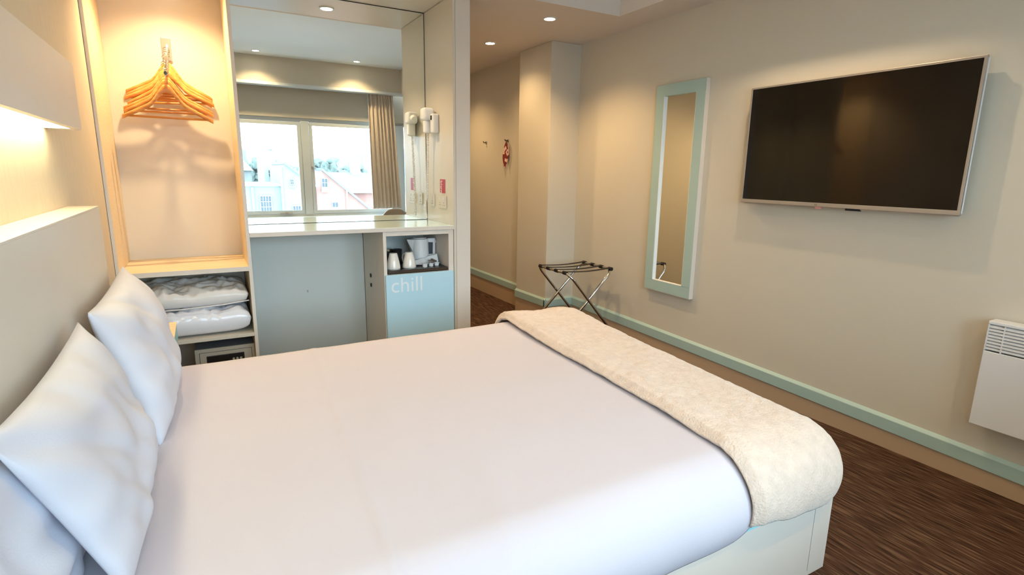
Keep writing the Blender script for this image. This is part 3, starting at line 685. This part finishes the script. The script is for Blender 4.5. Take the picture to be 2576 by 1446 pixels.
# ---------------------------------------------------------------- panel heater
t = thing('panel_heater', 'white electric panel heater with slatted top on the right wall', 'heater', (XR, 0.6, 0.27))
XH = 2.750; y0, y1, z0, z1 = 0.22, 0.918, 0.290, 0.738
bb = B(); bb.box(XH, XR-0.015, y0, y1, z0, 0.612); bb.box(XH, XR-0.015, y0, y1, 0.724, z1); bb.box(XH+0.0005, XR-0.015, y1-0.006, y1, 0.612, 0.724); bb.box(XH+0.0005, XR-0.015, y0, y0+0.006, 0.612, 0.724)
bb.box(XH+0.03, XR-0.015, y0+0.006, y1-0.006, 0.612, 0.724)
bb.done('casing', WMET, t, bevel=0.004)
B().box(XH+0.022, XH+0.029, y0+0.007, y1-0.007, 0.613, 0.723).done('grille_back', SLOT, t)
for k in range(8):
    zz = 0.6185+k*0.0131
    q = B().quadprism([(XH+0.0005, y0+0.006, zz), (XH+0.0005, y0+0.006, zz+0.0068), (XH+0.016, y0+0.006, zz+0.0125), (XH+0.016, y0+0.006, zz+0.0100)], (0, y1-y0-0.012, 0)); q.done('slat', WMET, t)
for yy in (0.862, 0.57, 0.28):
    B().box(XH+0.0003, XH+0.012, yy-0.002, yy+0.002, 0.612, 0.724).done('grille_rib', WMET, t)
B().box(XR-0.015, XR-0.0005, 0.35, 0.40, 0.35, 0.70).done('wall_bracket', GREYM, t)
B().box(XR-0.015, XR-0.0005, 0.72, 0.77, 0.35, 0.70).done('wall_bracket', GREYM, t)

# ---------------------------------------------------------------- luggage rack
t = thing('luggage_rack', 'folding chrome luggage rack with black straps in the corner', 'luggage rack', (2.53, 3.46, 0))
ZR = 0.572; RY0, RY1, RXL, RXR = 3.245, 3.69, 2.315, 2.745
def uframe(xa, xb, dy, name):
    # top rail at xa, legs slanting down to xb; rounded top corners
    pts = []
    ya, yb = RY0+dy, RY1-dy
    top = Vector((xa, 0, ZR)); foot = Vector((xb, 0, 0.012)); d = (foot-top).normalized()
    R = 0.075
    def corner(y, sgn):
        out = []
        for k in range(9):
            a = PI/2*k/8
            out.append(Vector((top.x, y, top.z)) + Vector((0, sgn*R*(1-math.sin(a)), 0)) + d*R*(1-math.cos(a)))
        return out
    c0 = corner(ya, 1)      # from leg to rail reversed below
    pts = [Vector((xb, ya, 0.012))]
    for k in range(9):
        a = PI/2*k/8
        pts.append(top + Vector((0, ya, 0)) + d*R*(1-math.sin(a)) + Vector((0, R*(1-math.cos(a)), 0)))
    for k in range(9):
        a = PI/2*k/8
        pts.append(top + Vector((0, yb, 0)) + d*R*(1-math.cos(a)) - Vector((0, R*(1-math.sin(a)), 0)))
    pts.append(Vector((xb, yb, 0.012)))
    return B().tube(pts, 0.0105, 12).done(name, CHROME, t, smooth=True)
uframe(RXL, 2.800, 0.0, 'leg_frame'); uframe(RXR, 2.180, 0.024, 'leg_frame')
for (x, y) in ((2.800, RY0), (2.800, RY1), (2.180, RY0+.024), (2.180, RY1-.024)):
    B().tube([(x, y, 0.0), (x, y, 0.03)], 0.0135, 12).done('rubber_foot', DARK, t)
for k in range(4):
    y = RY0+0.055+k*(RY1-RY0-0.11)/3
    def st(u, v, y=y):
        x = RXL-0.0125+(RXR-RXL+0.025)*u
        return Vector((x, y-0.017+0.034*v, ZR+0.0115-0.012*math.sin(u*PI)))
    q = B().grid(st, 16, 2); o = q.done('strap', BLACKS, t); md = o.modifiers.new('t', 'SOLIDIFY'); md.thickness = 0.003
    for x in (RXL, RXR):
        B().tube([(x, y-0.019, ZR), (x, y+0.019, ZR)], 0.0145, 12).done('strap_loop', BLACKS, o, smooth=True)
B().tube([(2.5136, RY0-0.012, 0.343), (2.5136, RY0+0.036, 0.343)], 0.005, 10).done('pivot', CHROME, t)
B().tube([(2.5136, RY1-0.036, 0.343), (2.5136, RY1+0.012, 0.343)], 0.005, 10).done('pivot', CHROME, t)

# ---------------------------------------------------------------- corridor hooks and hanging card
def hook(y, z, label):
    t = thing('wall_hook', label, 'hook', (XC, y, z))
    B().box(XC-0.006, XC-0.0003, y-0.018, y+0.018, z-0.010, z+0.010).done('plate', GREYM, t, bevel=0.002)
    B().tube([(XC-0.006, y, z), (XC-0.030, y, z-0.004), (XC-0.036, y, z+0.012)], 0.005, 10).done('peg', mat('dark_bronze', (92, 62, 34), 0.4, metal=0.7), t, smooth=True)
hook(5.27, 1.605, 'empty dark coat hook on the corridor wall, deeper in')
hook(4.80, 1.605, 'dark coat hook on the corridor wall holding the hanging red and white tag')
t = thing('door_hanger_tag', 'red and white door hanger tag hanging from the corridor hook', 'sign', (XC-0.03, 4.79, 1.6))
def tg(u, v):
    z = 1.602-0.262*v; wv = 0.006+0.055*math.sin(min(1, v*1.15)*PI)**0.8
    return Vector((XC-0.030+0.010*math.sin(v*3+u*2), 4.790+wv*(u-0.5)*1.6+0.012*(v-.4), z))
RW = mat('red_white_card', (150, 44, 40), 0.5, var=0.05)
nt = RW.node_tree; bsd = nt.nodes['Principled BSDF']; tc = nt.nodes.new('ShaderNodeTexCoord'); nn = nt.nodes.new('ShaderNodeTexNoise'); nn.inputs['Scale'].default_value = 14
rr = nt.nodes.new('ShaderNodeValToRGB'); rr.color_ramp.interpolation = 'CONSTANT'; rr.color_ramp.elements[0].color = lin((122, 34, 32))+(1,); rr.color_ramp.elements[1].position = 0.56; rr.color_ramp.elements[1].color = lin((226, 190, 180))+(1,)
nt.links.new(tc.outputs['Object'], nn.inputs['Vector']); nt.links.new(nn.outputs[0], rr.inputs[0]); nt.links.new(rr.outputs[0], bsd.inputs['Base Color'])
o = B().grid(tg, 10, 30).done('card', RW, t, smooth=True); md = o.modifiers.new('t', 'SOLIDIFY'); md.thickness = 0.004
B().tube([(XC-0.033, 4.795, 1.612), (XC-0.030, 4.790, 1.60)], 0.003, 8).done('string', DARK, t)

# ---------------------------------------------------------------- chair by the window (seen in the mirror)
t = thing('chair', 'grey-beige chair with rounded backrest, mirrored in front of the window', 'chair', (2.27, -0.20, 0))
CH = mat('grey_beige_chair_shell', (176, 164, 148), 0.5, var=0.03)
def bk(u, v):
    x = 2.27+(u-0.5)*0.40*(1-0.0*v); zt = 0.80-0.16*abs(2*u-1)**3.2
    z = 0.50+(zt-0.50)*v; y = 0.0+0.035*(1-(2*u-1)**2)*0.8+0.05*v-0.03
    return Vector((x, y, z))
o = B().grid(bk, 28, 14).done('backrest', CH, t, smooth=True); md = o.modifiers.new('t', 'SOLIDIFY'); md.thickness = 0.014
B().box(2.06, 2.48, -0.42, 0.0, 0.44, 0.475).done('seat', CH, t, bevel=0.015, seg=3)
for x in (2.09, 2.45):
    for y in (-0.39, -0.03):
        B().tube([(x+(0.01 if x > 2.2 else -0.01), y, 0.0), (x, y, 0.442)], 0.011, 10).done('leg', CHROME, t)
    B().tube([(x, -0.03, 0.44), (x, -0.018, 0.60)], 0.009, 10).done('back_post', CHROME, t)

# ---------------------------------------------------------------- the town outside the window
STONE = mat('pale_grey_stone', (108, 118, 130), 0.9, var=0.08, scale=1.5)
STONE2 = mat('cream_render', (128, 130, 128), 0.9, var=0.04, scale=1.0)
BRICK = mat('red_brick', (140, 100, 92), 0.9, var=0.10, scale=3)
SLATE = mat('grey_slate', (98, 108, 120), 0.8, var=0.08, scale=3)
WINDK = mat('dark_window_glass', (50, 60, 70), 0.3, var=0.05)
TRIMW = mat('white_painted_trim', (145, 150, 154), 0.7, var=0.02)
HILLM = mat('haze_tinted_hill', (92, 108, 128), 1.0, var=0.10, scale=0.02)  # blue-grey of distance haze is put into the hill colour
LEAF = mat('distant_tree_leaves', (92, 102, 98), 1.0, var=0.2, scale=2)
GRND = mat('street_ground', (205, 205, 202), 1.0, var=0.1, scale=0.2)
struct(B().box(-120, 160, -330, -2.0, -10.4, -10.0).done('ground', GRND))
def far_window(x0, x1, z0, z1, y, nx, nz, parent):
    t_ = 0.05*(x1-x0)+0.01
    bb = B(); bb.box(x0-t_, x1+t_, y, y+0.06, z0-t_, z0); bb.box(x0-t_, x1+t_, y, y+0.06, z1, z1+t_); bb.box(x0-t_, x0, y, y+0.06, z0, z1); bb.box(x1, x1+t_, y, y+0.06, z0, z1)
    for i in range(1, nx):
        x = x0+(x1-x0)*i/nx; bb.box(x-t_*.35, x+t_*.35, y, y+0.05, z0, z1)
    for j in range(1, nz):
        z = z0+(z1-z0)*j/nz; bb.box(x0, x1, y, y+0.05, z-t_*.35, z+t_*.35)
    o = bb.done('window', TRIMW, parent)
    B().box(x0, x1, y, y+0.02, z0, z1).done('pane', WINDK, o)
# grey flat-topped building, left in the mirrored view
t = thing('grey_building', 'pale grey flat-topped stone building outside with a many-paned window', 'building', (-2, -22, -10))
B().box(-7, 3.22, -25, -20, -10, 0.55).done('wall', STONE, t); B().box(-7.1, 3.24, -25, -19.9, 0.55, 0.64).done('parapet', TRIMW, t)
far_window(2.28, 2.72, -0.62, 0.10, -20.0, 4, 3, t); far_window(0.9, 1.3, -0.62, 0.10, -20.0, 4, 3, t)
B().tube([(1.98, -19.92, -10), (1.98, -19.92, 0.5)], 0.05, 8).done('drainpipe', TRIMW, t)
# stone gable house
t = thing('gable_house', 'pale stone gable house outside with a small upper window and chimney pots', 'house', (5, -22, -10))
B().quadprism([(3.25, -19.8, -10), (4.66, -19.8, -10), (4.66, -19.8, 0.53), (3.40, -19.8, 1.52), (3.25, -19.8, 1.40)], (0, -5, 0)).done('wall', STONE, t)
bb = B(); bb.quadprism([(3.36, -19.7, 1.66), (3.36, -19.7, 1.54), (4.68, -19.7, 0.51), (4.68, -19.7, 0.64)], (0, -5.2, 0)); bb.done('roof', SLATE, t)
far_window(3.58, 3.70, 0.64, 0.86, -19.8, 2, 2, t); far_window(3.62, 3.95, -0.75, -0.35, -19.8, 3, 2, t)
B().box(3.52, 3.78, -19.8, -19.7, 0.50, 0.56).done('window_sill', TRIMW, t)
B().tube([(3.20, -19.75, -10), (3.20, -19.75, 1.4)], 0.045, 8).done('drainpipe', TRIMW, t)
for k, x in enumerate((3.75, 3.95, 4.1)):
    B().lathe([(0.05, 0), (0.04, 0.22), (0.055, 0.24), (0.0001, 0.24)], (x, -20.8, 1.25-0.08*k), 10).done('chimney_pot', STONE2, t)
# cream tower-like gable behind
t = thing('cream_house', 'tall cream rendered house end behind the grey flat-topped building', 'house', (3.5, -26, -10))
B().quadprism([(2.95, -25.5, -10), (3.75, -25.5, -10), (3.75, -25.5, 1.2), (3.52, -25.5, 2.35), (3.05, -25.5, 2.35)], (0, -4, 0)).done('wall', STONE2, t)
B().box(3.0, 3.57, -29, -25.4, 2.35, 2.45).done('coping', TRIMW, t)
far_window(3.25, 3.42, 0.9, 1.25, -25.5, 2, 2, t)
# houses further left
t = thing('terrace_house', 'pale blue-grey house with slate roof left behind the flat-topped building', 'house', (1.5, -31, -10))
B().box(0.5, 2.75, -34, -30, -10, 1.2).done('wall', STONE2, t)
B().quadprism([(0.4, -29.8, 1.2), (2.85, -29.8, 1.2), (2.4, -31.9, 2.0), (0.85, -31.9, 2.0)], (0, -0.2, 0.02)).done('roof', SLATE, t)
B().box(2.3, 2.62, -32, -31.5, 1.3, 2.5).done('chimney', STONE, t); far_window(1.9, 2.2, 0.3, 0.8, -30, 2, 2, t)
# brick gable house on the right
t = thing('brick_house', 'red brick gable house outside with white dormer window', 'house', (6, -22, -10))
B().quadprism([(4.72, -20, -10), (8.2, -20, -10), (8.2, -20, -1.5), (6.20, -20, 0.30), (5.02, -20, 1.26), (4.72, -20, 1.04)], (0, -5, 0)).done('wall', BRICK, t)
bb = B(); bb.quadprism([(5.02, -19.85, 1.40), (5.02, -19.85, 1.27), (8.3, -19.85, -1.55), (8.3, -19.85, -1.42)], (0, -5.2, 0)); bb.done('roof', SLATE, t)
far_window(5.00, 5.24, 0.52, 0.90, -20, 2, 2, t); far_window(5.43, 5.68, -0.44, -0.22, -20, 2, 1, t)
B().box(4.96, 5.28, -20, -19.8, 0.28, 0.50).done('window_sill', TRIMW, t)
B().tube([(6.12, -19.9, -10), (6.12, -19.9, 0.35)], 0.045, 8).done('drainpipe', TRIMW, t)
t = thing('slate_roof_house', 'low house with big grey slate roof behind the brick house', 'house', (7, -26, -10))
B().box(5.9, 9.5, -29, -24.5, -10, 0.1).done('wall', BRICK, t)
B().quadprism([(6.0, -24.2, 0.05), (9.6, -24.2, 0.05), (8.9, -26.8, 1.12), (6.5, -26.8, 1.12)], (0, -0.15, 0.06)).done('roof', SLATE, t)
B().box(8.0, 8.5, -27.2, -26.6, 0.9, 1.9).done('chimney', TRIMW, t)
def tree(x, y, z, s, label, sd):
    bb = B(); random.seed(sd)
    for k in range(26):
        c = Vector((x+random.gauss(0, .45)*s, y+random.gauss(0, .4)*s, z+random.uniform(-.2, 1.0)*s)); r = random.uniform(.22, .42)*s
        bmesh.ops.create_icosphere(bb.bm, subdivisions=2, radius=r, matrix=Matrix.Translation(c))
    for v in bb.bm.verts: v.co += Vector([mnoise.noise(v.co*3+Vector((i*9, 0, 0)))*0.25*s for i in range(3)])
    t = thing('tree', label, 'tree', (x, y, -10), 'trees beyond the houses')
    bb.done('crown', LEAF, t, smooth=True); B().tube([(x, y, -10), (x, y, z)], [0.25*s, 0.1*s], 8).done('trunk', STONE, t)
tree(9.2, -44, 0.3, 1.6, 'pale tree rising right behind the brick gable roof', 1)
tree(13.6, -50, 0.2, 1.5, 'pale tree left of the slate roof, second from the brick gable', 2)
tree(4.6, -46, 0.4, 1.5, 'pale tree between terrace house and cream house outside', 3)
def hills(u, v):
    x = -150+400*u; y = -260-120*v
    z = -10+(22+3.5*math.sin(x*0.06+1.9)+2.0*mnoise.noise(Vector((x*0.03, y*0.02, 1))))*math.sin(min(1, v*1.6)*PI/2)
    return Vector((x, y, z))
o = B().grid(hills, 120, 16).done('hills', HILLM, None, smooth=True); struct(o)
